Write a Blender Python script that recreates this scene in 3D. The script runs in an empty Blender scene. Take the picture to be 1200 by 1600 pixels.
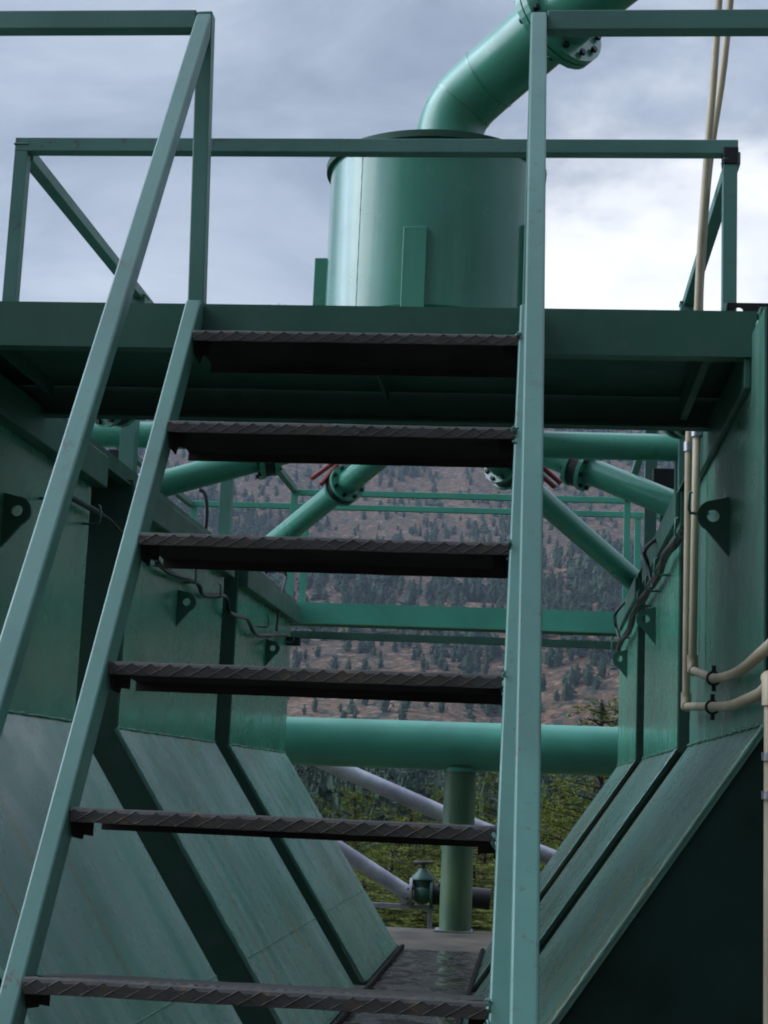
import bpy, math, random
import numpy as np
from mathutils import Vector, Matrix
from mathutils import noise as mnoise
R = math.radians
sc = bpy.context.scene
col = sc.collection

# ------------------------------------------------------------------ camera
PITCH, YAW, ROLL, F = .1676, .0998, .0428, 2500.0     # F in pixels of the 1200x1600 photo
def cam_rows():
    cy, sy = math.cos(YAW), math.sin(YAW); cp, sp = math.cos(PITCH), math.sin(PITCH)
    cr, sr = math.cos(ROLL), math.sin(ROLL)
    Rz = np.array([[cy, sy, 0], [-sy, cy, 0], [0, 0, 1]])
    Rx = np.array([[1, 0, 0], [0, cp, sp], [0, -sp, cp]])
    M = np.array([[1, 0, 0], [0, 0, -1], [0, 1, 0]])
    Rr = np.array([[cr, -sr, 0], [sr, cr, 0], [0, 0, 1]])
    return Rr @ M @ Rx @ Rz
A = cam_rows()
def at(px, py, X=None, Y=None, Z=None):
    """measured photo point -> 3D point on a known plane of the structure"""
    v = A.T @ np.array([(px - 600) / F, (py - 800) / F, 1.0])
    t = X / v[0] if X is not None else Y / v[1] if Y is not None else Z / v[2]
    return Vector(v * t)
cd = bpy.data.cameras.new('camera'); cam = bpy.data.objects.new('camera', cd); col.objects.link(cam)
cd.sensor_fit = 'VERTICAL'; cd.sensor_height = 36; cd.sensor_width = 27
cd.lens = F / 1600 * 36; cd.clip_start = .05; cd.clip_end = 9000
cam.matrix_world = Matrix(((A[0][0], -A[1][0], -A[2][0], 0), (A[0][1], -A[1][1], -A[2][1], 0),
                           (A[0][2], -A[1][2], -A[2][2], 0), (0, 0, 0, 1)))
sc.camera = cam
sc.cycles.pixel_filter_type = 'BLACKMAN_HARRIS'; sc.cycles.filter_width = 1.9
sc.render.resolution_x = 768; sc.render.resolution_y = 1024

# ------------------------------------------------------------------ light
SUN_EL, SUN_AZ = R(25), R(-100)           # azimuth from +Y towards +X
sun_dir = Vector((math.sin(SUN_AZ) * math.cos(SUN_EL), math.cos(SUN_AZ) * math.cos(SUN_EL), math.sin(SUN_EL)))
sl = bpy.data.lights.new('sun', 'SUN'); sl.energy = .4; sl.angle = R(30); sl.color = (1, .96, .9)
so = bpy.data.objects.new('sun', sl); col.objects.link(so)
so.rotation_euler = (-sun_dir).to_track_quat('-Z', 'Y').to_euler()
sc.view_settings.view_transform = 'Standard'; sc.view_settings.look = 'None'
sc.view_settings.exposure = -.08; sc.view_settings.gamma = 1

w = bpy.data.worlds.new('World'); sc.world = w; w.use_nodes = True
nt = w.node_tree; nt.nodes.clear()
def nd(t, typ, **kw):
    n = t.nodes.new(typ)
    for k, v in kw.items():
        if k.startswith('i_'):
            key = k[2:]; key = int(key) if key.isdigit() else key
            n.inputs[key].default_value = v
        else: setattr(n, k, v)
    return n
L = lambda t, a, b: t.links.new(a, b)
def ramp(t, fac, stops, interp='LINEAR'):
    n = t.nodes.new('ShaderNodeValToRGB'); n.color_ramp.interpolation = interp
    e = n.color_ramp.elements
    while len(e) < len(stops): e.new(.5)
    for el, (p, c) in zip(e, stops):
        el.position = p; el.color = (*c, 1) if len(c) == 3 else c
    L(t, fac, n.inputs[0]); return n
sky = nd(nt, 'ShaderNodeTexSky', sky_type='NISHITA', sun_disc=False, sun_elevation=SUN_EL, sun_rotation=SUN_AZ, air_density=1.2, dust_density=3)
skb = nd(nt, 'ShaderNodeMix', data_type='RGBA', blend_type='MULTIPLY'); skb.inputs[0].default_value = 1
L(nt, sky.outputs[0], skb.inputs[6]); skb.inputs[7].default_value = (.07, .07, .07, 1)
tc = nd(nt, 'ShaderNodeTexCoord')
mp = nd(nt, 'ShaderNodeMapping'); mp.inputs['Scale'].default_value = (1, 1, 1.9); mp.inputs['Location'].default_value = (.35, .1, .2)
L(nt, tc.outputs['Generated'], mp.inputs[0])
n1 = nd(nt, 'ShaderNodeTexNoise', i_Scale=4.6, i_Detail=8, i_Roughness=.56, i_Distortion=.5)
L(nt, mp.outputs[0], n1.inputs['Vector'])
cl = ramp(nt, n1.outputs[0], [(.36, (.32, .39, .51)), (.50, (.45, .53, .66)), (.70, (.68, .76, .88))])
# brighter break in the cloud, ahead and to the right
bd = at(985, 455, Y=1).normalized()
dp = nd(nt, 'ShaderNodeVectorMath', operation='DOT_PRODUCT'); dp.inputs[1].default_value = bd
nrm = nd(nt, 'ShaderNodeVectorMath', operation='NORMALIZE'); L(nt, tc.outputs['Generated'], nrm.inputs[0]); L(nt, nrm.outputs[0], dp.inputs[0])
n2 = nd(nt, 'ShaderNodeTexNoise', i_Scale=9.0, i_Detail=6, i_Roughness=.55); L(nt, mp.outputs[0], n2.inputs['Vector'])
ad = nd(nt, 'ShaderNodeMath', operation='MULTIPLY_ADD'); L(nt, n2.outputs[0], ad.inputs[0]); ad.inputs[1].default_value = .022; L(nt, dp.outputs['Value'], ad.inputs[2])
br = ramp(nt, ad.outputs[0], [(.990, (0, 0, 0)), (1.0, (1, 1, 1))])
# rescale so that the ramp spans the narrow cone
mr = nd(nt, 'ShaderNodeMapRange', interpolation_type='SMOOTHSTEP'); mr.inputs[1].default_value = .9998; mr.inputs[2].default_value = 1.0122
L(nt, ad.outputs[0], mr.inputs[0])
mx = nd(nt, 'ShaderNodeMix', data_type='RGBA'); L(nt, mr.outputs[0], mx.inputs[0]); L(nt, cl.outputs[0], mx.inputs[6]); mx.inputs[7].default_value = (1.3, 1.32, 1.35, 1)
nt.nodes.remove(br)
# overcast sky: brighter overhead and to the right, duller low down behind the camera
sx = nd(nt, 'ShaderNodeSeparateXYZ'); L(nt, nrm.outputs[0], sx.inputs[0])
up = nd(nt, 'ShaderNodeMapRange'); up.inputs[1].default_value = .5; up.inputs[2].default_value = .97; up.inputs[3].default_value = 1; up.inputs[4].default_value = 3.3
L(nt, sx.outputs[2], up.inputs[0])
bk = nd(nt, 'ShaderNodeMapRange'); bk.inputs[1].default_value = -.6; bk.inputs[2].default_value = .4; bk.inputs[3].default_value = .28; bk.inputs[4].default_value = 1
L(nt, sx.outputs[1], bk.inputs[0])
ml = nd(nt, 'ShaderNodeMath', operation='MULTIPLY'); L(nt, up.outputs[0], ml.inputs[0]); L(nt, bk.outputs[0], ml.inputs[1])
# veiled sun: the cloud round it glows
dq = nd(nt, 'ShaderNodeVectorMath', operation='DOT_PRODUCT'); dq.inputs[1].default_value = sun_dir; L(nt, nrm.outputs[0], dq.inputs[0])
gl = nd(nt, 'ShaderNodeMapRange', interpolation_type='SMOOTHSTEP'); gl.inputs[1].default_value = .70; gl.inputs[2].default_value = 1.0; gl.inputs[3].default_value = 1; gl.inputs[4].default_value = 12
L(nt, dq.outputs['Value'], gl.inputs[0])
ml2 = nd(nt, 'ShaderNodeMath', operation='MULTIPLY'); L(nt, ml.outputs[0], ml2.inputs[0]); L(nt, gl.outputs[0], ml2.inputs[1])
vm = nd(nt, 'ShaderNodeVectorMath', operation='SCALE'); L(nt, mx.outputs[2], vm.inputs[0]); L(nt, ml2.outputs[0], vm.inputs['Scale'])
m2 = nd(nt, 'ShaderNodeMix', data_type='RGBA'); m2.inputs[0].default_value = .93
L(nt, skb.outputs[2], m2.inputs[6]); L(nt, vm.outputs[0], m2.inputs[7])
bg = nd(nt, 'ShaderNodeBackground', i_Strength=1.06); L(nt, m2.outputs[2], bg.inputs[0])
wo = nd(nt, 'ShaderNodeOutputWorld'); L(nt, bg.outputs[0], wo.inputs[0])

# ------------------------------------------------------------------ materials
MAT = {}
def mat_base(name):
    m = bpy.data.materials.new(name); m.use_nodes = True
    t = m.node_tree; b = t.nodes['Principled BSDF']; MAT[name] = m
    return m, t, b
def noise(t, vec, scale, detail=4, rough=.55, dist=0, stretch=None):
    if stretch:
        q = nd(t, 'ShaderNodeMapping'); q.inputs['Scale'].default_value = stretch; L(t, vec, q.inputs[0]); vec = q.outputs[0]
    n = nd(t, 'ShaderNodeTexNoise', i_Scale=scale, i_Detail=detail, i_Roughness=rough, i_Distortion=dist); L(t, vec, n.inputs['Vector'])
    return n.outputs[0]
def mix(t, fac, a, b, blend='MIX'):
    n = nd(t, 'ShaderNodeMix', data_type='RGBA', blend_type=blend)
    if isinstance(fac, (int, float)): n.inputs[0].default_value = fac
    else: L(t, fac, n.inputs[0])
    for s, v in ((6, a), (7, b)):
        if isinstance(v, tuple): n.inputs[s].default_value = (*v, 1)
        else: L(t, v, n.inputs[s])
    return n.outputs[2]
def rng(t, v, a, b, c=0, d=1):
    n = nd(t, 'ShaderNodeMapRange'); 
    for i, x in enumerate((a, b, c, d)): n.inputs[i + 1].default_value = x
    L(t, v, n.inputs[0]); return n.outputs[0]
def mul(t, a, b):
    n = nd(t, 'ShaderNodeMath', operation='MULTIPLY'); L(t, a, n.inputs[0])
    if isinstance(b, (int, float)): n.inputs[1].default_value = b
    else: L(t, b, n.inputs[1])
    return n.outputs[0]

def paint(name, c, rough=.38, dirt=(.10, .13, .12), dirt_amt=.35, streak=None, streak_col=(.30, .36, .36), streak_amt=0, chips=.0, rust=0, bump=.12, coat=0):
    m, t, b = mat_base(name)
    g = nd(t, 'ShaderNodeNewGeometry'); P = g.outputs['Position']
    c2 = tuple(x * .78 for x in c)
    a = mix(t, rng(t, noise(t, P, 2.3, 5), .35, .65), c, c2)
    a = mix(t, mul(t, rng(t, noise(t, P, 9, 6, .65), .52, .75), dirt_amt), a, dirt)
    rr = rng(t, noise(t, P, 6, 5), .3, .7, rough - .07, rough + .1)
    if streak:
        s = noise(t, P, 1.0, 6, .6, 0, streak)
        s = mul(t, rng(t, s, .47, .68), rng(t, noise(t, P, 1.6, 3), .35, .62))
        a = mix(t, mul(t, s, streak_amt), a, streak_col)
        s2 = noise(t, P, 1.7, 5, .6, 0, streak)
        a = mix(t, mul(t, rng(t, s2, .56, .72), .45 * streak_amt), a, dirt)
    if chips:
        k = rng(t, noise(t, P, 26, 8, .7, .4), .60, .64)
        k = mul(t, k, rng(t, noise(t, P, 3.1, 3), .44, .55)); a = mix(t, mul(t, k, chips), a, (.09, .055, .045))
        k = mul(t, rng(t, noise(t, P, 7.0, 7, .7, .6), .56, .68), rng(t, noise(t, P, 1.7, 2), .47, .57)); a = mix(t, mul(t, k, chips * .6), a, (.085, .075, .07))
        k = rng(t, noise(t, P, 45, 5, .75), .61, .68); a = mix(t, mul(t, k, chips * .45), a, (.03, .06, .06))
        a = mix(t, mul(t, rng(t, noise(t, P, 2.6, 5, .6), .5, .7), .3), a, tuple(min(1, x * 1.35 + .03) for x in c))
    if rust:
        k = mul(t, rng(t, noise(t, P, 1.3, 7, .62, .3, streak), .60, .74), rng(t, noise(t, P, 1.15, 2), .55, .68)); a = mix(t, mul(t, k, rust), a, (.26, .16, .045))
    L(t, a, b.inputs['Base Color']); L(t, rr, b.inputs['Roughness'])
    b.inputs['Specular IOR Level'].default_value = .5
    if coat: b.inputs['Coat Weight'].default_value = coat; b.inputs['Coat Roughness'].default_value = .12
    bu = nd(t, 'ShaderNodeBump', i_Strength=bump, i_Distance=.004)
    h = nd(t, 'ShaderNodeMath', operation='ADD'); L(t, mul(t, noise(t, P, 70, 3), .5), h.inputs[0]); L(t, mul(t, noise(t, P, 5, 2), .7), h.inputs[1])
    L(t, h.outputs[0], bu.inputs['Height']); L(t, bu.outputs[0], b.inputs['Normal'])
    return m
paint('stair_green', (.078, .20, .158), .36, chips=.75, dirt_amt=.28, bump=.10)
paint('rail_green', (.088, .205, .17), .38, chips=.6, dirt_amt=.3)
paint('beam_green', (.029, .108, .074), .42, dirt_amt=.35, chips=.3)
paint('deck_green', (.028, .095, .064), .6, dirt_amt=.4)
paint('pipe_green', (.07, .31, .21), .30, dirt_amt=.18, coat=.3, bump=.07)
paint('far_green', (.09, .38, .27), .35, dirt_amt=.15)
paint('post_green', (.066, .155, .08), .45, dirt_amt=.3, streak=(4, 4, .7), streak_col=(.25, .33, .16), streak_amt=.5)
paint('drum_green', (.055, .255, .170), .20, dirt_amt=.1, coat=.8, streak=(9, 9, .5), streak_amt=.45, streak_col=(.16, .33, .26), bump=.16)
paint('wall_green', (.080, .31, .195), .24, dirt_amt=.25, streak=(5, 5, .35), streak_col=(.17, .26, .22), streak_amt=.45, coat=.15, bump=.10)
paint('wall_worn', (.075, .24, .165), .30, dirt=(.07, .06, .055), dirt_amt=.45, streak=(7, 7, .3), streak_col=(.20, .24, .22), streak_amt=.75, bump=.15)
def slope_paint(name, sgn):
    # the slopes run down along (x, z); streaks follow the fall line
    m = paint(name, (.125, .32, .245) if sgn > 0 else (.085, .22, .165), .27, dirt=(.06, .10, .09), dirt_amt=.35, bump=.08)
    t = m.node_tree; b = t.nodes['Principled BSDF']
    g = nd(t, 'ShaderNodeNewGeometry'); q = nd(t, 'ShaderNodeMapping', vector_type='POINT')
    q.inputs['Rotation'].default_value = (0, -sgn * R(56), 0); L(t, g.outputs['Position'], q.inputs[0])
    s = noise(t, q.outputs[0], 1.0, 5, .5, .05, (.5, 5.5, 4))
    s = mul(t, rng(t, s, .38, .72), rng(t, noise(t, g.outputs['Position'], 1.3, 3), .30, .60))
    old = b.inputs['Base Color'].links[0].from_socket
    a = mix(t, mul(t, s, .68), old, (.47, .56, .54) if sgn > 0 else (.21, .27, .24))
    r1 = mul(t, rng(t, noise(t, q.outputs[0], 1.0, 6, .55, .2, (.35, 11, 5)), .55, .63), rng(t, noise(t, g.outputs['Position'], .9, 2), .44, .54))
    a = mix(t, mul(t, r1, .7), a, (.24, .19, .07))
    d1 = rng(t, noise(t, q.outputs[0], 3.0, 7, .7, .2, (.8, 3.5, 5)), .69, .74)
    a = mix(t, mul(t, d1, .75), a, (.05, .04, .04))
    L(t, a, b.inputs['Base Color']); return m
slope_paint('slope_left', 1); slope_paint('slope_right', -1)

def tread_mat():
    m, t, b = mat_base('tread_steel'); g = nd(t, 'ShaderNodeNewGeometry'); P = g.outputs['Position']
    a = mix(t, rng(t, noise(t, P, 14, 6, .65), .35, .65), (.066, .065, .060), (.045, .040, .037))
    a = mix(t, mul(t, rng(t, noise(t, P, 4, 5, .7), .5, .7), .7), a, (.085, .068, .058))
    a = mix(t, mul(t, rng(t, noise(t, P, 30, 6, .7), .57, .64), .6), a, (.13, .085, .05))
    L(t, a, b.inputs['Base Color']); b.inputs['Roughness'].default_value = .55; b.inputs['Metallic'].default_value = .25
    bu = nd(t, 'ShaderNodeBump', i_Strength=.3, i_Distance=.003); L(t, noise(t, P, 90, 4), bu.inputs['Height']); L(t, bu.outputs[0], b.inputs['Normal'])
tread_mat()
def simple(name, c, rough=.5, metal=0, var=.3, scale=8, c2=None, bump=.1, bscale=60):
    m, t, b = mat_base(name); g = nd(t, 'ShaderNodeNewGeometry'); P = g.outputs['Position']
    c2 = c2 or tuple(x * (1 - var) for x in c)
    a = mix(t, rng(t, noise(t, P, scale, 6, .6), .35, .65), c, c2)
    L(t, a, b.inputs['Base Color']); b.inputs['Roughness'].default_value = rough; b.inputs['Metallic'].default_value = metal
    bu = nd(t, 'ShaderNodeBump', i_Strength=bump, i_Distance=.004); L(t, noise(t, P, bscale, 4), bu.inputs['Height']); L(t, bu.outputs[0], b.inputs['Normal'])
    return m
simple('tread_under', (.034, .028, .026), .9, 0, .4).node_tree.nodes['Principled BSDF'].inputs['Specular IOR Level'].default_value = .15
simple('black', (.012, .012, .014), .45)
simple('dark_bolt', (.02, .022, .026), .4, .5)
simple('red', (.30, .035, .03), .45)
simple('silver', (.40, .41, .43), .42, .35, .35, 7, (.24, .23, .28))
simple('steel', (.42, .42, .43), .35, .8)
simple('conduit', (.52, .43, .29), .5, 0, .25, 5, (.38, .30, .19))
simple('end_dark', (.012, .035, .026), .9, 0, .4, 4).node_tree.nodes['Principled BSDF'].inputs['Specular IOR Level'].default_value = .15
simple('hose', (.06, .045, .04), .55)
simple('concrete', (.17, .14, .10), .8, 0, .35, 2.6, (.07, .06, .045), .4, 30)
simple('bark', (.06, .04, .028), .9)
simple('valve_green', (.05, .13, .10), .45)
def mud():
    m, t, b = mat_base('mud'); g = nd(t, 'ShaderNodeNewGeometry'); P = g.outputs['Position']
    n = noise(t, P, 7, 7, .62, .6)
    a = mix(t, rng(t, n, .4, .6), (.085, .068, .052), (.028, .022, .017)); L(t, a, b.inputs['Base Color'])
    L(t, rng(t, n, .46, .56, .10, .75), b.inputs['Roughness'])
    bu = nd(t, 'ShaderNodeBump', i_Strength=.8, i_Distance=.02); L(t, rng(t, n, .5, .75), bu.inputs['Height']); L(t, bu.outputs[0], b.inputs['Normal'])
mud()
def terrain_mat():
    m, t, b = mat_base('terrain'); g = nd(t, 'ShaderNodeNewGeometry'); P = g.outputs['Position']
    n = noise(t, P, .018, 8, .65, .3); n2 = noise(t, P, .16, 7, .7); n3 = noise(t, P, .5, 5, .75)
    a = mix(t, rng(t, n, .38, .62), (.12, .058, .030), (.175, .090, .048))
    a = mix(t, mul(t, rng(t, n2, .46, .58), .75), a, (.075, .07, .05))
    n4 = noise(t, P, .16, 3, .6, .8); n5 = noise(t, P, .33, 2, .5)
    a = mix(t, mul(t, rng(t, n3, .50, .58), .85), a, (.045, .040, .032)); a = mix(t, mul(t, rng(t, n4, .56, .60), .9), a, (.022, .034, .024)); a = mix(t, mul(t, rng(t, n5, .60, .64), .9), a, (.02, .032, .022))
    a = mix(t, mul(t, rng(t, n5, .42, .36), .8), a, (.24, .17, .12))
    a = mix(t, mul(t, rng(t, n3, .40, .34), .7), a, (.25, .18, .13))
    sy = nd(t, 'ShaderNodeSeparateXYZ'); L(t, P, sy.inputs[0])
    near = rng(t, sy.outputs[1], 330, 440)
    gr = mix(t, rng(t, noise(t, P, .3, 6, .7), .4, .6), (.035, .05, .02), (.07, .07, .035))
    a = mix(t, near, gr, a)
    L(t, a, b.inputs['Base Color']); b.inputs['Roughness'].default_value = .95; b.inputs['Specular IOR Level'].default_value = .1
terrain_mat()
def foliage(name, c1, c2, sc_=.5, isl=.35, lift=1.6):
    m, t, b = mat_base(name); g = nd(t, 'ShaderNodeNewGeometry'); oi = nd(t, 'ShaderNodeObjectInfo')
    a = mix(t, rng(t, noise(t, g.outputs['Position'], sc_, 4, .6), .35, .65), c1, c2)
    a = mix(t, mul(t, oi.outputs['Random'], .35), a, tuple(x * .55 for x in c1))
    a = mix(t, mul(t, g.outputs['Random Per Island'], isl), a, tuple(x * lift for x in c2))
    L(t, a, b.inputs['Base Color']); b.inputs['Roughness'].default_value = .65; b.inputs['Specular IOR Level'].default_value = .15
    try: b.inputs['Subsurface Weight'].default_value = 0
    except Exception: pass
foliage('pine_needles', (.095, .130, .016), (.160, .185, .026), .8)
foliage('dark_needles', (.012, .030, .016), (.022, .045, .020), .2, .6, 2)
foliage('scrub_green', (.012, .034, .016), (.026, .054, .022), .03, .6, 1.8)

# ------------------------------------------------------------------ mesh helpers
class MB:
    def __init__(s): s.v = []; s.f = []; s.sm = []
    def add(s, vs, fs, smooth=False):
        n = len(s.v); s.v += [Vector(v) for v in vs]
        for f in fs: s.f.append(tuple(i + n for i in f)); s.sm.append(smooth)
        return s
    def box(s, x0, x1, y0, y1, z0, z1):
        vs = [(x, y, z) for z in (z0, z1) for y in (y0, y1) for x in (x0, x1)]
        return s.add(vs, [(0, 2, 3, 1), (4, 5, 7, 6), (0, 1, 5, 4), (2, 6, 7, 3), (0, 4, 6, 2), (1, 3, 7, 5)])
    def bar(s, a, b, wd, ht, up=(0, 0, 1)):
        a = Vector(a); b = Vector(b); d = (b - a).normalized(); sd = d.cross(Vector(up))
        if sd.length < 1e-4: sd = d.cross(Vector((0, 1, 0)))
        sd.normalize(); u = sd.cross(d)
        vs = []
        for p in (a, b):
            for i, j in ((-1, -1), (1, -1), (1, 1), (-1, 1)): vs.append(p + sd * (wd / 2 * i) + u * (ht / 2 * j))
        return s.add(vs, [(0, 1, 2, 3), (7, 6, 5, 4), (0, 4, 5, 1), (1, 5, 6, 2), (2, 6, 7, 3), (3, 7, 4, 0)])
    def tube(s, pts, r, n=16, caps=True):
        pts = [Vector(p) for p in pts]; k = len(pts)
        rs = r if isinstance(r, (list, tuple)) else [r] * k
        u = None; base = len(s.v); rings = []
        for i, p in enumerate(pts):
            d = (pts[min(i + 1, k - 1)] - pts[max(i - 1, 0)]).normalized()
            if u is None:
                u = d.cross(Vector((0, 0, 1)));
                if u.length < 1e-3: u = d.cross(Vector((0, 1, 0)))
            else: u = u - d * u.dot(d)
            u.normalize(); v = d.cross(u)
            rings.append([p + (u * math.cos(2 * math.pi * j / n) + v * math.sin(2 * math.pi * j / n)) * rs[i] for j in range(n)])
        vs = [q for rg in rings for q in rg]
        fs = [(i * n + j, i * n + (j + 1) % n, (i + 1) * n + (j + 1) % n, (i + 1) * n + j) for i in range(k - 1) for j in range(n)]
        s.add(vs, fs, True)
        if caps:
            s.add(rings[0], [tuple(range(n - 1, -1, -1))]); s.add(rings[-1], [tuple(range(n))])
        return s
    def disc(s, c, d, r, th, n=32, hole=0):
        """thick disc (a flange) with optional hole, axis d"""
        c = Vector(c); d = Vector(d).normalized()
        if not hole: return s.tube([c - d * th / 2, c + d * th / 2], r, n)
        u = d.cross(Vector((0, 0, 1))); 
        if u.length < 1e-3: u = Vector((1, 0, 0))
        u.normalize(); v = d.cross(u); vs = []
        for e in (-1, 1):
            for rr in (r, hole):
                for j in range(n): vs.append(c + d * th / 2 * e + (u * math.cos(2 * math.pi * j / n) + v * math.sin(2 * math.pi * j / n)) * rr)
        fs = []
        for j in range(n):
            k = (j + 1) % n
            fs += [(j, k, 2 * n + k, 2 * n + j), (n + k, n + j, 3 * n + j, 3 * n + k), (k, j, n + j, n + k), (2 * n + j, 2 * n + k, 3 * n + k, 3 * n + j)]
        return s.add(vs, fs)
    def prism(s, poly, d):
        """planar polygon (3D points) extruded by vector d"""
        poly = [Vector(p) for p in poly]; d = Vector(d); n = len(poly)
        vs = poly + [p + d for p in poly]
        return s.add(vs, [tuple(range(n - 1, -1, -1)), tuple(range(n, 2 * n))] + [(i, (i + 1) % n, n + (i + 1) % n, n + i) for i in range(n)])
    def mesh(s, name, off=Vector()):
        me = bpy.data.meshes.new(name); me.from_pydata([tuple(v - off) for v in s.v], [], s.f); me.update()
        import bmesh
        bm = bmesh.new(); bm.from_mesh(me); bmesh.ops.recalc_face_normals(bm, faces=bm.faces); bm.to_mesh(me); bm.free()
        for p, q in zip(me.polygons, s.sm): p.use_smooth = q
        return me
def wloc(o):
    v = Vector(o.location)
    while o.parent: o = o.parent; v += Vector(o.location)
    return v
def obj(name, mb, m, parent=None, bevel=0, base=None):
    off = wloc(parent) if parent else (Vector(base) if base else Vector())
    me = mb.mesh(name, off); me.materials.append(MAT[m])
    o = bpy.data.objects.new(name, me); col.objects.link(o)
    if parent: o.parent = parent
    else: o.location = off
    if bevel:
        b = o.modifiers.new('bevel', 'BEVEL'); b.width = bevel; b.segments = 2; b.limit_method = 'ANGLE'; b.angle_limit = R(40)
    return o
def tag(o, label=None, cat=None, group=None, kind=None):
    for k, v in (('label', label), ('category', cat), ('group', group), ('kind', kind)):
        if v: o[k] = v
    return o
def thing(name, loc, label, cat, group=None):
    o = bpy.data.objects.new(name, None); o.location = loc; o.empty_display_size = .1; col.objects.link(o)
    return tag(o, label, cat, group)

# ------------------------------------------------------------------ key measurements (metres, camera eye at the origin)
XL, XR = -1.58, .50            # inner walls of the two tank rows
ZW, ZR, ZS = .162, 1.12, -1.0  # wall foot, wall top, slab top
FL, FR = (-.822, -.985), (-.283, -.985)  # slope feet (x, z)
DK = 1.175                     # walkway deck level
GZ = -1.2                      # ground

# ------------------------------------------------------------------ terrain
rnd = random.Random(5)
def terr(x, y):
    if y < -30:  # unseen slope behind the camera, added to cut light from that side
        z = GZ + (-30 - y) * .30 + 6 * mnoise.noise((x * .01, y * .01, 3)) * min(1, (-30 - y) / 60)
        return z
    if y < 13: z = GZ - .05
    elif y < 60: t = (y - 13) / 47; z = GZ - .05 - 10.5 * (t * t * (3 - 2 * t)) ** .8
    elif y < 330: z = -11.75 + (y - 60) * .033
    else:
        z = -2.84
    if y > 330:
        d = y - 330; z += d * .085 if d < 120 else 10.2 + (d - 120) * .30 + max(0, (y - 950)) * .17
        a = min(1, d / 200)
        g = mnoise.noise((x * .0042 + y * .0012, y * .0016, 1.7)) * 26 + abs(mnoise.noise((x * .011 + y * .002, y * .004, 4.2))) * -20 + mnoise.noise((x * .03, y * .02, 9.2)) * 4
        z += g * a
        if y > 1700: z -= (y - 1700) * .6
    if 13 < y: z += .35 * mnoise.noise((x * .12, y * .12, 0)) * min(1, (y - 13) / 10)
    return z
ys = [-420, -330, -240, -160, -90, -45, -30, -10, 0, 10, 13] + [13 + 1.2 * 1.11 ** k for k in range(1, 30)]
ys = [y for y in ys if y < 45] + list(np.arange(45, 330, 12)) + list(np.arange(330, 1800, 11)) + [1850, 1950, 2100]
xs = sorted(set([s * v for v in list(np.arange(0, 60, 5)) + list(np.arange(60, 420, 11)) + list(np.arange(420, 1301, 55)) for s in (-1, 1)]))
tm = MB(); nx = len(xs)
tm.add([(x, y, terr(x, y)) for y in ys for x in xs], [(j * nx + i, j * nx + i + 1, (j + 1) * nx + i + 1, (j + 1) * nx + i) for j in range(len(ys) - 1) for i in range(nx - 1)], True)
tag(obj('terrain', tm, 'terrain'), kind='structure')

# plant's concrete slab
m = MB().box(-4.2, 3.2, 3.3, 11.62, -1.6, ZS)
tag(obj('concrete_slab', m, 'concrete', bevel=.012), kind='structure')
m = MB().box(-9, 8, -8, 3.3, -1.6, GZ + .004)
tag(obj('ground', m, 'concrete'), kind='structure')

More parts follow.
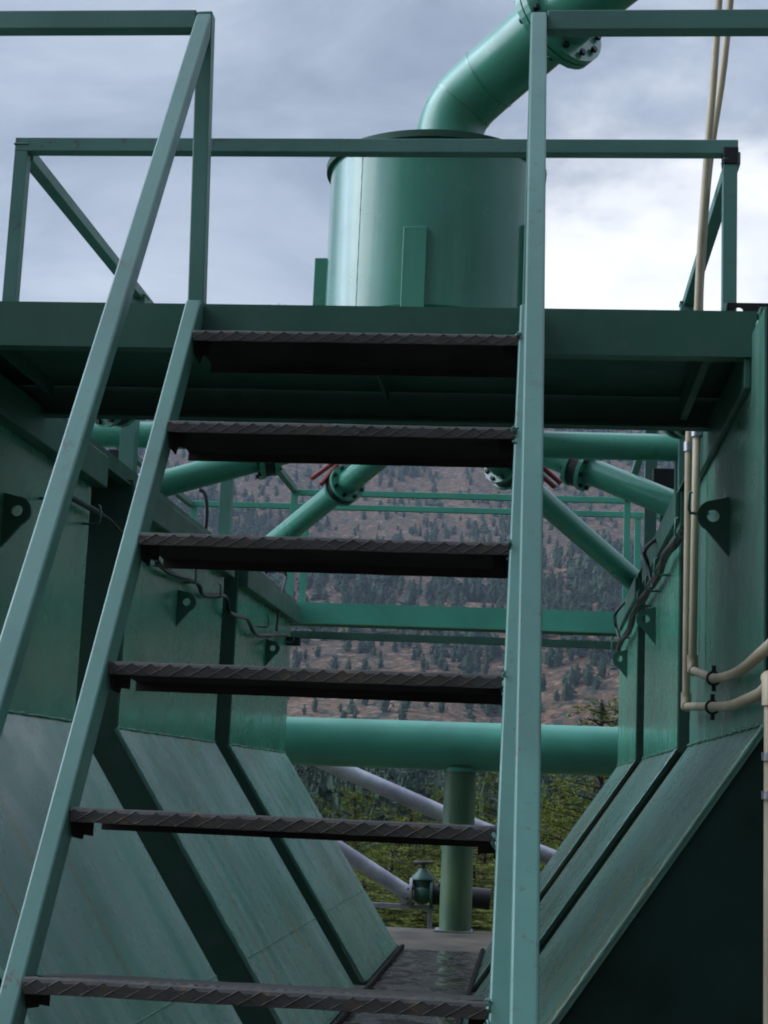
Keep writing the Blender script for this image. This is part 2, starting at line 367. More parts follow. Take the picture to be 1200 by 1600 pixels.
# ------------------------------------------------------------------ tanks
WHERE = {('L', 0): 'left green hopper tank nearest the stair, its sloping foot the palest and most streaked',
         ('L', 1): 'middle green hopper tank of the left row, with rust streaks down its sloping foot',
         ('L', 2): 'farthest green hopper tank of the left row, whose foot ends at the concrete slab edge',
         ('R', 0): 'nearest green hopper tank on the right, with beige conduits clipped to its wall',
         ('R', 1): 'middle green hopper tank of the right row, between two narrow dark gaps',
         ('R', 2): 'farthest green hopper tank of the right row, beside the end of the level pipe'}
SPAN = {'L': [(3.62, 5.43), (5.99, 7.88), (8.25, 10.15)], 'R': [(3.62, 5.375), (5.82, 7.64), (8.215, 10.0)]}
LUGY = {'L': [4.52, 6.86, 9.2], 'R': [4.30, 6.95, 9.1]}
for side in 'LR':
    sg = 1 if side == 'L' else -1            # inward direction
    xw = XL if side == 'L' else XR
    fx, fz = FL if side == 'L' else FR
    xo = -3.5 if side == 'L' else 2.45
    for i, (y0, y1) in enumerate(SPAN[side]):
        T = thing('hopper_tank', ((xw + xo) / 2, (y0 + y1) / 2, ZS), WHERE[side, i], 'tank', 'green hopper tanks in two rows')
        th = .012
        obj('wall_panel', MB().box(min(xw, xw - sg * th), max(xw, xw - sg * th), y0 + .013, y1 - .013, ZW, ZR), 'wall_worn' if (side, i) == ('R', 0) else 'wall_green', T)
        # sloping foot plate
        n = Vector((-(fz - ZW), 0, fx - xw)).normalized()
        if n.z < 0: n = -n
        o = -n * th
        P = [Vector((xw, y0 - .006, ZW)), Vector((xw, y1 + .004, ZW)), Vector((fx, y1 + .004, fz)), Vector((fx, y0 - .006, fz))]
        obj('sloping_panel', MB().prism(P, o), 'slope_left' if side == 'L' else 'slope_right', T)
        # end plates (full cross-section), slightly inset under the slope
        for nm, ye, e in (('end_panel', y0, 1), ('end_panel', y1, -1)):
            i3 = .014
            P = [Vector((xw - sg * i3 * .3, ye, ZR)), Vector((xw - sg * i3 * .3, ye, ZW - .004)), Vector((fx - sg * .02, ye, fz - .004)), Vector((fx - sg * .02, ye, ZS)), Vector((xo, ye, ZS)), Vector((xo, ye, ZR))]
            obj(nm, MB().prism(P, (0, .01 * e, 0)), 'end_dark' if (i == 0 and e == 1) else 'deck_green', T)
        obj('back_panel', MB().box(min(xo, xo - sg * .012), max(xo, xo - sg * .012), y0, y1, ZS, ZR), 'deck_green', T)
        # foot flange
        obj('foot_beam', MB().box(min(fx - sg * .02, fx + sg * .012), max(fx - sg * .02, fx + sg * .012), y0 + .005, y1 - .005, ZS, fz + .006), 'deck_green', T)
        # rim beam
        rp_ = .05 if side == 'L' else .018
        m = MB().box(min(xw, xw + sg * rp_), max(xw, xw + sg * rp_), (3.859 if i == 0 else y0 + .01), y1 + .01, .985, 1.095)
        obj('rim_beam', m, 'beam_green', T, .004)
        # weld beads
        wb = MB(); s = random.Random(i * 7 + sg)
        pts = [(xw + sg * .003, y0 + (y1 - y0) * k / 60, ZW + .002 + s.uniform(-.002, .002)) for k in range(61)]
        wb.tube(pts, [.0045 * s.uniform(.6, 1.3) for _ in pts], 6)
        obj('weld_bead', wb, 'wall_green', T); wb = MB()
        sx_, sz_ = fx + (xw - fx) * .285, fz + (ZW - fz) * .285
        yy0 = y0 + (y1 - y0) * (.0 if i else .35)
        pts = [(sx_, yy0 + (y1 - yy0) * k / 60, sz_ + .001) for k in range(61)]
        wb.tube(pts, [.0032 * s.uniform(.5, 1.3) for _ in pts], 6)
        obj('weld_bead', wb, 'wall_green', T)
        e_ = MB(); pts = [(xw + (fx - xw) * k / 70 + sg * .001, y0 - .007, ZW + (fz - ZW) * k / 70 + .001) for k in range(71)]
        e_.tube(pts, [.0048 * s.uniform(.5, 1.3) for _ in pts], 6); obj('weld_bead', e_, 'slope_left', T)
        # lifting lug: plate with hole standing off the wall
        ly = LUGY[side][i]; lz = .745
        def lug(c, r, hole):
            out = []; N = 24
            ring = []
            # outline: round nose inwards, straight edge on the wall, tail running down the wall
            outline = [Vector((xw, ly, lz + .052))]
            cx = xw + sg * .042
            for k in range(13):
                a = R(90 - 15 * k * (155 / 180)); outline.append(Vector((cx + sg * r * math.cos(a), ly, lz + r * math.sin(a))))
            outline.append(Vector((xw, ly, lz - .11)))
            inner = [Vector((cx + sg * hole * math.cos(2 * math.pi * k / N), ly, lz + hole * math.sin(2 * math.pi * k / N))) for k in range(N)]
            return outline, inner, cx
        outl, inn, cx = lug(None, .042, .017)
        lm = MB(); N = 48
        # radial stitching of outline to hole
        import mathutils
        def ray_out(a):
            d = Vector((sg * math.cos(a), 0, math.sin(a))); best = None; c = Vector((cx, ly, lz))
            for q in range(len(outl)):
                p1, p2 = outl[q] - c, outl[(q + 1) % len(outl)] - c
                den = d.x * (p2.z - p1.z) - d.z * (p2.x - p1.x)
                if abs(den) < 1e-9: continue
                tt = (p1.x * (p2.z - p1.z) - p1.z * (p2.x - p1.x)) / den; uu = (p1.x * d.z - p1.z * d.x) / den
                if tt > 0 and -1e-6 <= uu <= 1 + 1e-6 and (best is None or tt > best): best = tt
            return c + d * (best or .04)
        angs = sorted([2 * math.pi * k / N for k in range(N)] + [math.atan2((p.z - lz), sg * (p.x - cx)) % (2 * math.pi) for p in (outl[0], outl[-1])])
        N = len(angs); vs = []
        for dy in (0, .014):
            for a in angs: vs.append(ray_out(a) + Vector((0, dy, 0)))
            for a in angs: vs.append(Vector((cx + sg * .017 * math.cos(a), ly + dy, lz + .017 * math.sin(a))))
        fs = []
        for k in range(N):
            k2 = (k + 1) % N
            fs += [(k, k2, N + k2, N + k), (2 * N + k2, 2 * N + k, 3 * N + k, 3 * N + k2), (k, 2 * N + k, 2 * N + k2, k2), (N + k, N + k2, 3 * N + k2, 3 * N + k)]
        lm.add(vs, fs)
        obj('lifting_lug', lm, 'beam_green', T)
        # rod hooks that carry the cables
        for q in ((.22, .5, .8) if i == 1 else (.35, .85) if i else (.68, .95)):
            hy = y0 + (y1 - y0) * q
            x1 = xw + sg * .055
            pts = [(xw, hy, .84), (xw + sg * .03, hy, .838), (x1, hy, .84), (x1 + sg * .006, hy, .852), (x1 + sg * .004, hy, .90), (x1 - sg * .004, hy, .905)]
            obj('cable_hook', MB().tube(pts, .0045, 8), 'beam_green', T)

# ------------------------------------------------------------------ walkways
def guard_rail(parent, a, b, z=1.97, w=.042, h=.045, m='rail_green'):
    obj('top_rail', MB().bar((a[0], a[1], z - h / 2), (b[0], b[1], z - h / 2), w, h), m, parent, .003)
def rail_post(parent, x, y, z0=DK, z1=1.925, w=.042, m='rail_green'):
    k = MB().box(x - w / 2, x + w / 2, y - w / 2, y + w / 2, z0, z1); h = w / 2 + .001
    for zz in (z0 + .003, z1 - .002): k.tube([(x - h, y - h, zz), (x + h, y - h, zz), (x + h, y + h, zz), (x - h, y + h, zz), (x - h, y - h, zz)], .0038, 6)
    obj('rail_post', k, m, parent, .003)

# near platform at the top of the stair
NP = thing('walkway_platform', (-.54, 4.2, DK), 'near green steel platform at the head of the stair, seen from underneath', 'platform', 'steel walkways round the tank tops')
def channel_x(parent, name, x0, x1, y, z0, z1, face, m, fl=.045, t=.007):
    """C-channel along x; web at y, flanges going towards +y (face=1) or -y (-1)"""
    ya, yb = (y, y + t * face)
    k = MB().box(x0, x1, min(ya, yb), max(ya, yb), z0, z1)
    yc = y + fl * face
    k.box(x0 + .001, x1 - .001, min(yb, yc), max(yb, yc), z0 + .0005, z0 + t)
    return obj(name, k, m, parent)
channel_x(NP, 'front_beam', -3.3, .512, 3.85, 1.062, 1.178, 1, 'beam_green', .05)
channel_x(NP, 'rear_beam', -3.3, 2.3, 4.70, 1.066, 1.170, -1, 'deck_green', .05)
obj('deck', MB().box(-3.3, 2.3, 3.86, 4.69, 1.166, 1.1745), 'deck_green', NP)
for x in (.395, -.47, -1.50):
    k = MB().box(x, x + .006, 3.91, 4.64, 1.085 if x > 0 else 1.12, 1.165)
    if x > 0: k.box(x + .006, x + .02, 3.91, 4.64, 1.085, 1.091)
    obj('joist', k, 'deck_green', NP)
obj('end_plate', MB().box(.516, .56, 3.835, 3.93, 1.00, 1.185), 'beam_green', NP, .003)
wl = MB(); rw = random.Random(3)
wl.tube([(.514 + rw.uniform(-.002, .002), 3.842, 1.07 + k * .0055) for k in range(19)], [.005 * rw.uniform(.6, 1.5) for k in range(19)], 7)
obj('weld_bead', wl, 'wall_green', NP)
guard_rail(NP, (-.936, 3.87), (-3.3, 3.87), 1.978, .045, .052); guard_rail(NP, (-.019, 3.87), (2.3, 3.87), 1.972, .045, .054)
obj('rail_post', MB().bar((-.889, 3.871, 1.179), (-.9145, 3.871, 1.975), .041, .042, (0, 1, 0)), 'stair_green', NP, .003)
obj('rail_post', MB().box(-.062, -.0205, 3.85, 3.892, 1.179, 1.968), 'stair_green', NP, .003)
rail_post(NP, -2.3, 3.87, 1.179); rail_post(NP, 1.4, 3.87, 1.179); 
guard_rail(NP, (-1.707, 4.73), (.568, 4.73), 1.985, .044, .046)
NP.children[-1].rotation_euler = (0, R(.9), 0)
rail_post(NP, -1.685, 4.73, DK, 1.965); rail_post(NP, .545, 4.73, DK, 1.925)
obj('post_cap', MB().box(.522, .569, 4.705, 4.755, 1.905, 1.962), 'black', NP, .004)

# far platform
FP = thing('walkway_platform', (-.54, 11, DK), 'far green steel platform spanning the two tank rows in front of the mountain', 'platform', 'steel walkways round the tank tops')
channel_x(FP, 'front_beam', -1.86, .75, 10.6, 1.035, 1.175, 1, 'far_green', .05)
channel_x(FP, 'rear_beam', -2.5, 1.5, 11.42, 1.00, 1.055, -1, 'deck_green', .05)
for xa, xb in ((-2.6, -1.6), (.5, 1.6)): obj('deck', MB().box(xa, xb, 10.66, 11.3, 1.165, 1.173), 'deck_green', FP)
obj('soffit', MB().box(-1.86, .75, 10.655, 10.86, 1.037, 1.043), 'deck_green', FP)
for x in (-1.6, .5): obj('joist', MB().box(x, x + .01, 10.66, 11.37, 1.045, 1.16), 'deck_green', FP)
guard_rail(FP, (-1.70, 10.62), (.55, 10.62), 1.945, .035, .04, 'far_green')
guard_rail(FP, (-2.55, 11.35), (1.5, 11.35), 1.975, .035, .04, 'far_green')
for x, y in ((-1.68, 10.62), (.565, 10.62), (-1.70, 11.35), (.68, 11.35), (-2.53, 11.35), (1.48, 11.35)): rail_post(FP, x, y, DK, 1.93, .042, 'far_green')

for side in 'LR':
    sg = 1 if side == 'L' else -1
    xi = XL - .055 if side == 'L' else XR + .04
    xo = xi - sg * .95
    W = thing('side_walkway', ((xi + xo) / 2, 7.6, DK), 'green steel walkway along the tops of the %s row of tanks' % ('left' if side == 'L' else 'right'), 'walkway', 'steel walkways round the tank tops')
    obj('deck', MB().box(min(xi, xo), max(xi, xo), 4.72, 10.58, 1.166, 1.1735), 'deck_green', W)
    k = MB().box(min(xi, xi + sg * .007), max(xi, xi + sg * .007), 3.95, 10.58, 1.098, 1.185).box(min(xi + sg * .007, xi + sg * .045), max(xi + sg * .007, xi + sg * .045), 3.95, 10.58, 1.098, 1.104)
    obj('edge_angle', k, 'beam_green', W)
    xr = -1.68 if side == 'L' else .56
    guard_rail(W, (xr, 4.755), (xr, 10.6), 1.965, .042, .042)
    ro = xo + sg * .03
    guard_rail(W, (ro, 3.9), (ro, 11.33), 1.97, .04, .042)
    for y in (6.25, 8.3): rail_post(W, xr, y, DK, 1.94, .062)
    for y in (5.4, 7.4, 9.4): rail_post(W, ro, y, DK, 1.93)

# bracket with a hole standing on the right end of the near platform
bm_ = MB(); c = at(1155, 484, Y=4.2)
zz0, zz1 = DK + .001, 1.308
N = 28; X0, X1 = .47, .80; vs = []; angs = []
angs = sorted([2 * math.pi * k / N + .01 for k in range(N)] + [math.atan2(z - c.z, x - c.x) % (2 * math.pi) for x in (X0, X1) for z in (zz0, zz1)])
N = len(angs)
for dy in (0, .012):
    for a in angs:
        ca, sa = math.cos(a), math.sin(a)
        tx = ((X1 - c.x) / ca if ca > 0 else (X0 - c.x) / ca) if abs(ca) > 1e-6 else 9
        tz = ((zz1 - c.z) / sa if sa > 0 else (zz0 - c.z) / sa) if abs(sa) > 1e-6 else 9
        tt = min(tx, tz); vs.append((c.x + tt * ca, 4.2 + dy, c.z + tt * sa))
    for a in angs: vs.append((c.x + .011 * math.cos(a), 4.2 + dy, c.z + .009 * math.sin(a)))
fs = []
for k in range(N):
    k2 = (k + 1) % N
    fs += [(k, k2, N + k2, N + k), (2 * N + k2, 2 * N + k, 3 * N + k, 3 * N + k2), (k, 2 * N + k, 2 * N + k2, k2), (N + k, N + k2, 3 * N + k2, 3 * N + k)]
bm_.add(vs, fs)
HB = thing('hoist_bracket', (.62, 4.2, DK), 'dark steel bracket plate with one round hole, standing on the deck at the right edge', 'bracket')
obj('plate', bm_, 'black', HB)
obj('gusset', MB().prism([(.47, 4.2, zz0), (.47, 4.2, zz1), (.44, 4.10, zz0)], (.01, 0, 0)), 'deck_green', HB)

# ------------------------------------------------------------------ stair
ST = thing('metal_stair', (-.47, 2.9, GZ), 'steep green steel stair with six visible diamond plate treads in the foreground', 'stair')
RUN, RISE = .192, .2865; SL = RISE / RUN
def stringer(x0, x1):
    # front line passes (3.80, 1.16); section .064 deep
    def fy(z): return 3.80 - (1.16 - z) / SL
    dh = .064 * math.sqrt(1 + SL * SL) / SL
    zt, zb = 1.176, GZ
    P = [(x0, fy(zb), zb), (x0, fy(zt), zt), (x0, 3.8495, zt), (x0, 3.8495, zt - (fy(zt) + dh - 3.8495) * SL), (x0, fy(zb) + dh, zb)]
    return MB().prism(P, (x1 - x0, 0, 0))
o = obj('stringer', stringer(-.905, -.8665), 'stair_green', ST, .0045); 
o = obj('stringer', stringer(-.067, -.028), 'stair_green', ST, .0045)
def weld_blob(mb, p, s, n=9, r=.006):
    for k in range(n):
        q = Vector(p) + Vector((s.uniform(-.004, .004), s.uniform(-.02, .02), s.uniform(-.03, .02)))
        mb.tube([q, q + Vector((s.uniform(-.006, .006), s.uniform(-.01, .01), s.uniform(-.01, .01)))], r * s.uniform(.5, 1.1), 7)
def tread(i):
    yf, z = 3.742 - RUN * i, 1.079 - RISE * i
    if i < 6: yf, z = ((3.74, 1.079), (3.545, .805), (3.357, .513), (3.182, .221), (2.981, -.069), (2.776, -.354))[i]
    x0, x1 = -.8662, -.0675
    s = random.Random(i)
    lip = .0275; D = .24
    m = MB(); nseg = 40
    # plate and folded front lip in one section, gently uneven
    tl = lambda a: -.08 * a                 # plate falls back slightly
    xr0 = x0
    def sect(sec, xa, xb, nseg):
        vs = []
        for k in range(nseg + 1):
            x = xa + (xb - xa) * k / nseg; wv = .0012 * mnoise.noise((x * 9, i * 3.1, 0)); dz = .0012 * mnoise.noise((x * 14, i * 7.7, 5))
            for (a, b) in sec: vs.append((x, yf + a + wv, z + b + dz))
        n = len(sec); fs = [(k * n + j, k * n + (j + 1) % n, (k + 1) * n + (j + 1) % n, (k + 1) * n + j) for k in range(nseg) for j in range(n)]
        fs += [tuple(range(n)), tuple(nseg * n + j for j in range(n))]
        return vs, fs
    c_ = .062
    m.add(*sect([(0.0, -lip), (-.001, -.008), (.0015, -.0025), (.007, 0), (c_, tl(c_)), (c_, tl(c_) - .005), (.008, -.006), (.0045, -.009), (.0045, -lip)], x0, x1, nseg))
    m.add(*sect([(c_ + .0002, tl(c_)), (D, tl(D)), (D, -.047), (D - .005, -.047), (D - .005, tl(D) - .005), (c_ + .0002, tl(c_) - .005)], x0, x1, nseg))
    # raised diamond ribs on the lip and over the top
    pitch = .039; ph = s.uniform(0, pitch); rb = .0013
    x = x0 - pitch + ph
    while x < x1 + pitch:
        for d in (1, -1):
            a = Vector((x, yf - .0006, z - lip + .001)); b = Vector((x + d * pitch, yf - .0006, z - .0035))
            # clip to the tread ends
            def cl_(p, q, lo, hi):
                p, q = p.copy(), q.copy()
                for lim, sgn in ((lo, 1), (hi, -1)):
                    for u, v in ((p, q), (q, p)):
                        if (u.x - lim) * sgn < 0:
                            if (v.x - lim) * sgn <= 0: return None
                            tt = (lim - u.x) / (v.x - u.x); nu = u.lerp(v, tt); u.x, u.y, u.z = nu
                return p, q
            r = cl_(a, b, x0 + .002, x1 - .002)
            if r: m.tube([r[0], r[1]], rb, 5)
            a = Vector((x + d * pitch, yf + .008, z - .0009)); b = Vector((x + d * pitch * 2.6, yf + .056, z - .0042))
            r = cl_(a, b, x0 + .002, x1 - .002)
            if r: m.tube([r[0], r[1]], rb, 5)
        x += pitch
    t = obj('tread', m, 'tread_steel', ST)
    # darker sheet along the underside of the plate
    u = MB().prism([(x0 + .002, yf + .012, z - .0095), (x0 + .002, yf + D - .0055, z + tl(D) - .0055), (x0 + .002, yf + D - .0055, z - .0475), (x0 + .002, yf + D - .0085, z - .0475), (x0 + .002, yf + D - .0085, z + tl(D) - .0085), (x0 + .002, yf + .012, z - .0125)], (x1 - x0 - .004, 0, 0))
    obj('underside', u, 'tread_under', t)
    # seat brackets at both ends
    for xe, d in ((x0 + .0005, 1), (x1 - .0005, -1)):
        b = MB().prism([(xe, yf + .006, z - .014), (xe, yf + .12, z - .024), (xe, yf + .09, z - .062), (xe, yf + .03, z - .056)], (d * .004, 0, 0))
        b.prism([(xe + d * .004, yf + .05, z - .0165), (xe + d * .034, yf + .05, z - .0165), (xe + d * .034, yf + .05, z - .054), (xe + d * .004, yf + .05, z - .050)], (0, .004, 0))
        obj('bracket', b, 'tread_under', t)
    wm = MB(); weld_blob(wm, (x1 + .001, yf + .004, z - .014), s, 12, .0042)
    obj('weld_bead', wm, 'stair_green', t)
for i in range(8): tread(i)
# handrails: square tube parallel to the flight
def hrail(xt, xb, ytop, ztop, ybot):
    zb = ztop - (ytop - ybot) * SL
    d = Vector((xb - xt, ybot - ytop, zb - ztop)).normalized(); side = Vector((1, 0, 0)); side = (side - d * side.dot(d)).normalized()
    n = d.cross(side); n = n if n.y < 0 or n.z > 0 else -n
    hw, hh = .0205, .04
    P = []
    for p in (Vector((xt, ytop, ztop)), Vector((xb, ybot, zb))):
        for a, b in ((-1, 0), (1, 0), (1, -1), (-1, -1)): P.append(p + side * hw * a + n * hh * b)
    # cut the top end vertical against the post
    for k in range(4):
        q = P[k]; q2 = q + d * ((3.8485 - q.y) / d.y); P[k] = q2
    return MB().add(P, [(0, 1, 2, 3), (7, 6, 5, 4), (0, 4, 5, 1), (1, 5, 6, 2), (2, 6, 7, 3), (3, 7, 4, 0)])
obj('handrail', hrail(-.9145, -.897, 3.836, 1.949, 1.98), 'stair_green', ST, .0045)
obj('handrail', hrail(-.0405, .001, 3.836, 1.949, 1.98), 'stair_green', ST, .0045)
for x in (-.885, -.01):
    obj('handrail_post', MB().box(x - .02 - (.035 if x < -.5 else 0), x + .02 - (.035 if x < -.5 else 0), 2.02, 2.06, GZ, -.83), 'stair_green', ST, .003)

# ------------------------------------------------------------------ distribution drum and pipes
HX, HY = -.555, 7.4
HUB = at(684, 640, Y=HY)
DR = .512
D = thing('distribution_drum', (HX, HY, HUB.z), 'large glossy green cylindrical drum with overhanging lid standing above the platform', 'drum')
zt, zb = at(684, 205, Y=HY - DR).z - .03, 2.12
m = MB(); N = 72
ring = lambda r, z, ph=0: [(HX + r * math.cos(2 * math.pi * k / N), HY + r * math.sin(2 * math.pi * k / N), z) for k in range(N)]
def lathe(mb, prof, N=72, smooth=True):
    vs = []
    for r, z in prof: vs += [(HX + r * math.cos(2 * math.pi * k / N), HY + r * math.sin(2 * math.pi * k / N), z) for k in range(N)]
    fs = [(i * N + k, i * N + (k + 1) % N, (i + 1) * N + (k + 1) % N, (i + 1) * N + k) for i in range(len(prof) - 1) for k in range(N)]
    mb.add(vs, fs, smooth); return mb
lathe(m, [(DR, zt), (DR, 2.6), (DR, zb)]); lathe(m, [(DR, zb), (.16, HUB.z + .05), (.16, HUB.z - .16), (.001, HUB.z - .17)])
obj('drum_shell', m, 'drum_green', D)
lid = MB(); lathe(lid, [(.002, zt - .001), (DR + .022, zt - .001)], 72, False); lathe(lid, [(DR + .022, zt - .001), (DR + .024, zt + .03)]); lathe(lid, [(DR + .024, zt + .03), (DR - .02, zt + .034), (.002, zt + .04)], 72, False)
obj('lid', lid, 'deck_green', D)
rim = MB(); lathe(rim, [(DR + .001, zt - .002), (DR + .015, zt - .004), (DR + .018, zt - .10), (DR + .001, zt - .104)])
# welded seam down the shell
sm = MB(); a0 = math.radians(-128)
pts = [(HX + DR * 1.001 * math.cos(a0 + .002 * math.sin(k)), HY + DR * 1.001 * math.sin(a0), zb + (zt - zb) * k / 60) for k in range(61)]
sm.tube(pts, .0012, 6); obj('weld_bead', sm, 'drum_green', D)
for ang, wd, zz in ((-95, .062, at(650, 355, Y=6.88).z), (178, .062, at(508, 403, Y=7.4).z), (75, .062, 2.72), (-26, .062, 2.6)):
    a = R(ang); c = Vector((HX + (DR + .02) * math.cos(a), HY + (DR + .02) * math.sin(a), 0)); tdir = Vector((-math.sin(a), math.cos(a), 0)); n = Vector((math.cos(a), math.sin(a), 0))
    if ang == -95:
        P = [c + tdir * x + n * y for x, y in ((-.054, -.03), (.054, -.03), (.054, .002), (-.054, .002))]
    else:
        P = [c + tdir * x + n * y for x, y in ((-.02, -.03), (.02, -.03), (.02, .045), (-.02, .045))]
    P = [Vector((p.x, p.y, 1.74)) for p in P]
    obj('leg', MB().prism(P, (0, 0, zz - 1.74)), 'drum_green', D, .003)

def flange_bolts(parent, c, d, r, n=8, rb=.011, ln=.05):
    c = Vector(c); d = Vector(d).normalized(); u = d.cross(Vector((0, 0, 1))).normalized(); v = d.cross(u); out = []
    for k in range(n):
        m = MB(); out.append(m)
        a = 2 * math.pi * (k + .5) / n; p = c + (u * math.cos(a) + v * math.sin(a)) * r
        m.tube([p - d * ln / 2, p + d * ln / 2], rb * .55, 8); m.tube([p - d * ln * .36, p - d * ln * .5], rb, 6); m.tube([p + d * ln * .36, p + d * ln * .5], rb, 6)
    for m in out: obj('bolt', m, 'dark_bolt', parent)
    return out
# big inlet elbow
E_ = thing('inlet_pipe', (HX + .07, HY, zt), 'thick green pipe bending up from the drum lid to a bolted flange', 'pipe')
ctrl = [at(700, 235, Y=7.4), at(704, 205, Y=7.4), at(714, 178, Y=7.39), at(730, 156, Y=7.37), at(752, 135, Y=7.33), at(785, 106, Y=7.26), at(833, 64, Y=7.12), at(868, 34, Y=7.02)]
def smooth_path(P, n=6):
    out = []
    for i in range(len(P) - 1):
        p0, p1, p2, p3 = P[max(i - 1, 0)], P[i], P[i + 1], P[min(i + 2, len(P) - 1)]
        for k in range(n):
            t = k / n; out.append(.5 * ((2 * p1) + (p2 - p0) * t + (2 * p0 - 5 * p1 + 4 * p2 - p3) * t * t + (3 * p1 - p0 - 3 * p2 + p3) * t ** 3))
    out.append(P[-1]); return out
ep = smooth_path(ctrl, 5); r_e = .163
obj('elbow', MB().tube(ep, r_e, 40), 'pipe_green', E_)
wr = MB()
for k in (13, 22):
    p, q = ep[k], ep[k + 1]; wr.tube([p, p + (q - p).normalized() * .006], r_e + .003, 40)
obj('weld_bead', wr, 'drum_green', E_)
d = (ep[-1] - ep[-4]).normalized(); c = ep[-1]
obj('flange', MB().disc(c + d * .0, d, .25, .03, 40, r_e - .002), 'pipe_green', E_)
g2 = obj('gasket', MB().disc(c + d * .0185, d, .235, .006, 40, r_e - .002), 'black', E_)
d2 = (d + Vector((.10, -.35, .04))).normalized()
uf = obj('flange', MB().disc(c + d * .037, d, .25, .03, 40, r_e - .002), 'pipe_green', E_)
flange_bolts(uf, c + d * .018, d, .212, 12, .017, .115)
p2 = c + d * .03
obj('upper_pipe', MB().tube([p2, p2 + d * .25, p2 + (d + Vector((.08, -.08, -.02))).normalized() * 1.6], r_e, 40), 'pipe_green', E_)

# six pipes from the drum to the tank tops
PIPES = [('L', 2, (-1.72, 9.15, 1.19), .055, .50, 'green radial pipe falling to the far left tank, with a flange and red valve lever'),
         ('R', 2, (.62, 9.15, 1.19), .060, .50, 'green radial pipe falling to the far right tank, partly hidden behind the right stringer'),
         ('L', 1, None, .062, .49, 'green radial pipe falling to the middle left tank, its flange dark under the second tread'),
         ('R', 1, None, .066, .49, 'thick green radial pipe falling right with a black wafer valve between its flanges'),
         ('L', 0, (-1.75, 5.05, 1.2), .062, .5, 'green radial pipe to the near left tank, behind the platform'),
         ('R', 0, (.68, 5.05, 1.2), .062, .5, 'green radial pipe to the near right tank, behind the platform')]
def on_ray(px, py, Y): return at(px, py, Y=Y)
def radial(side, i, end, r, label, fl=None, lever=None):
    end = Vector(end); hub = Vector(HUB)
    d = (end - hub).normalized()
    T = thing('radial_pipe', end, label, 'pipe', 'pipes radiating from the drum to the tanks')
    obj('pipe', MB().tube([hub + d * .12, end, end + d * .04], r, 28), 'pipe_green', T)
    L_ = (end - hub).length; p = hub + d * (L_ * fl)
    R_ = r * 1.62
    obj('flange', MB().disc(p - d * .034, d, R_, .02, 32, r - .002), 'pipe_green', T)
    obj('flange', MB().disc(p + d * .034, d, R_, .02, 32, r - .002), 'pipe_green', T)
    v = obj('valve_body', MB().disc(p, d, R_ * .93, .044, 32, r - .002), 'black', T)
    flange_bolts(v, p, d, R_ * .83, 8, .011, .112)
    obj('collar', MB().tube([end - d * .06, end + d * .02], r * 1.18, 28), 'pipe_green', T)
    if lever:
        a = p + Vector((0, 0, R_ * .9))
        obj('valve_stem', MB().tube([p, a + Vector((0, 0, .02))], .012, 10), 'dark_bolt', v)
        for q in lever: obj('valve_lever', MB().tube([at(*q[0], Y=p.y + .02), at(*q[1], Y=p.y - .05)], .013, 10), 'red', v)
    return T
def end_from(px, py, X):      # where the pipe's centre line crosses the tank wall's plane
    return at(px, py, X=X)
eL2 = at(392, 878, Y=9.1); eR2 = at(1010, 924, Y=9.1)
eL1 = at(205, 770, Y=6.95); eR1 = at(1075, 798, Y=6.85)
def frac(px, end):
    # fraction along hub->end at which the image x equals px
    lo, hi = 0, 1
    hub = Vector(HUB)
    f_ = lambda t: (lambda q: 600 + F * (A @ np.array(q))[0] / (A @ np.array(q))[2])(hub.lerp(Vector(end), t))
    s = 1 if f_(1) > f_(0) else -1
    for _ in range(40):
        mid = (lo + hi) / 2
        if (f_(mid) - px) * s < 0: lo = mid
        else: hi = mid
    return lo
radial('L', 2, eL2, .061, PIPES[0][5], frac(538, eL2), [((522, 722), (487, 748)), ((527, 727), (502, 757))])
radial('R', 2, eR2, .061, PIPES[1][5], frac(790, eR2), [((815, 700), (876, 755)), ((812, 715), (867, 761))])
radial('L', 1, eL1, .062, PIPES[2][5], frac(412, eL1))
radial('R', 1, eR1, .060, PIPES[3][5], frac(908, eR1))
radial('L', 0, (-1.86, 5.2, 1.25), .062, PIPES[4][5], .8)
radial('R', 0, (.76, 5.2, 1.25), .062, PIPES[5][5], .8)

# level cross pipe under the drum
YA = 6.72
a, b = at(112, 677, Y=YA), at(1096, 701, Y=YA)
X_ = thing('cross_pipe', (-.6, YA, 1.2), 'level green pipe crossing just under the near platform, in front of the drum legs', 'pipe')
obj('pipe', MB().tube([a, b], .058, 28), 'pipe_green', X_)
obj('support', MB().box(a.x + .05, a.x + .11, YA - .03, YA + .03, DK, a.z - .04), 'beam_green', X_)
obj('support', MB().box(b.x - .11, b.x - .05, YA - .03, YA + .03, DK, b.z - .04), 'beam_green', X_)

# big level pipe at the far end, with its post
YB = 11.5
a, b = at(380, 1155, Y=YB), at(1080, 1178, Y=YB)
B_ = thing('overflow_pipe', (-.53, YB, ZS), 'thick level green pipe behind the tanks, carried on a round post at the slab edge', 'pipe')
rr = (at(700, 1204, Y=YB) - at(700, 1128, Y=YB)).length / 2
obj('pipe', MB().tube([a, b], rr, 40), 'far_green', B_)
c = at(716, 1300, Y=YB); rp = .113
zc = a.z + (b.z - a.z) * (c.x - a.x) / (b.x - a.x)
obj('post', MB().tube([(c.x, YB, ZS), (c.x, YB, zc - rr + .03)], rp, 32), 'post_green', B_)
obj('weld_bead', MB().tube([(c.x, YB, zc - rr - .006), (c.x, YB, zc - rr + .02)], rp + .006, 32), 'far_green', B_)
obj('base_plate', MB().box(c.x - .14, c.x + .12, YB - .125, YB + .115, ZS, ZS + .012), 'silver', B_)

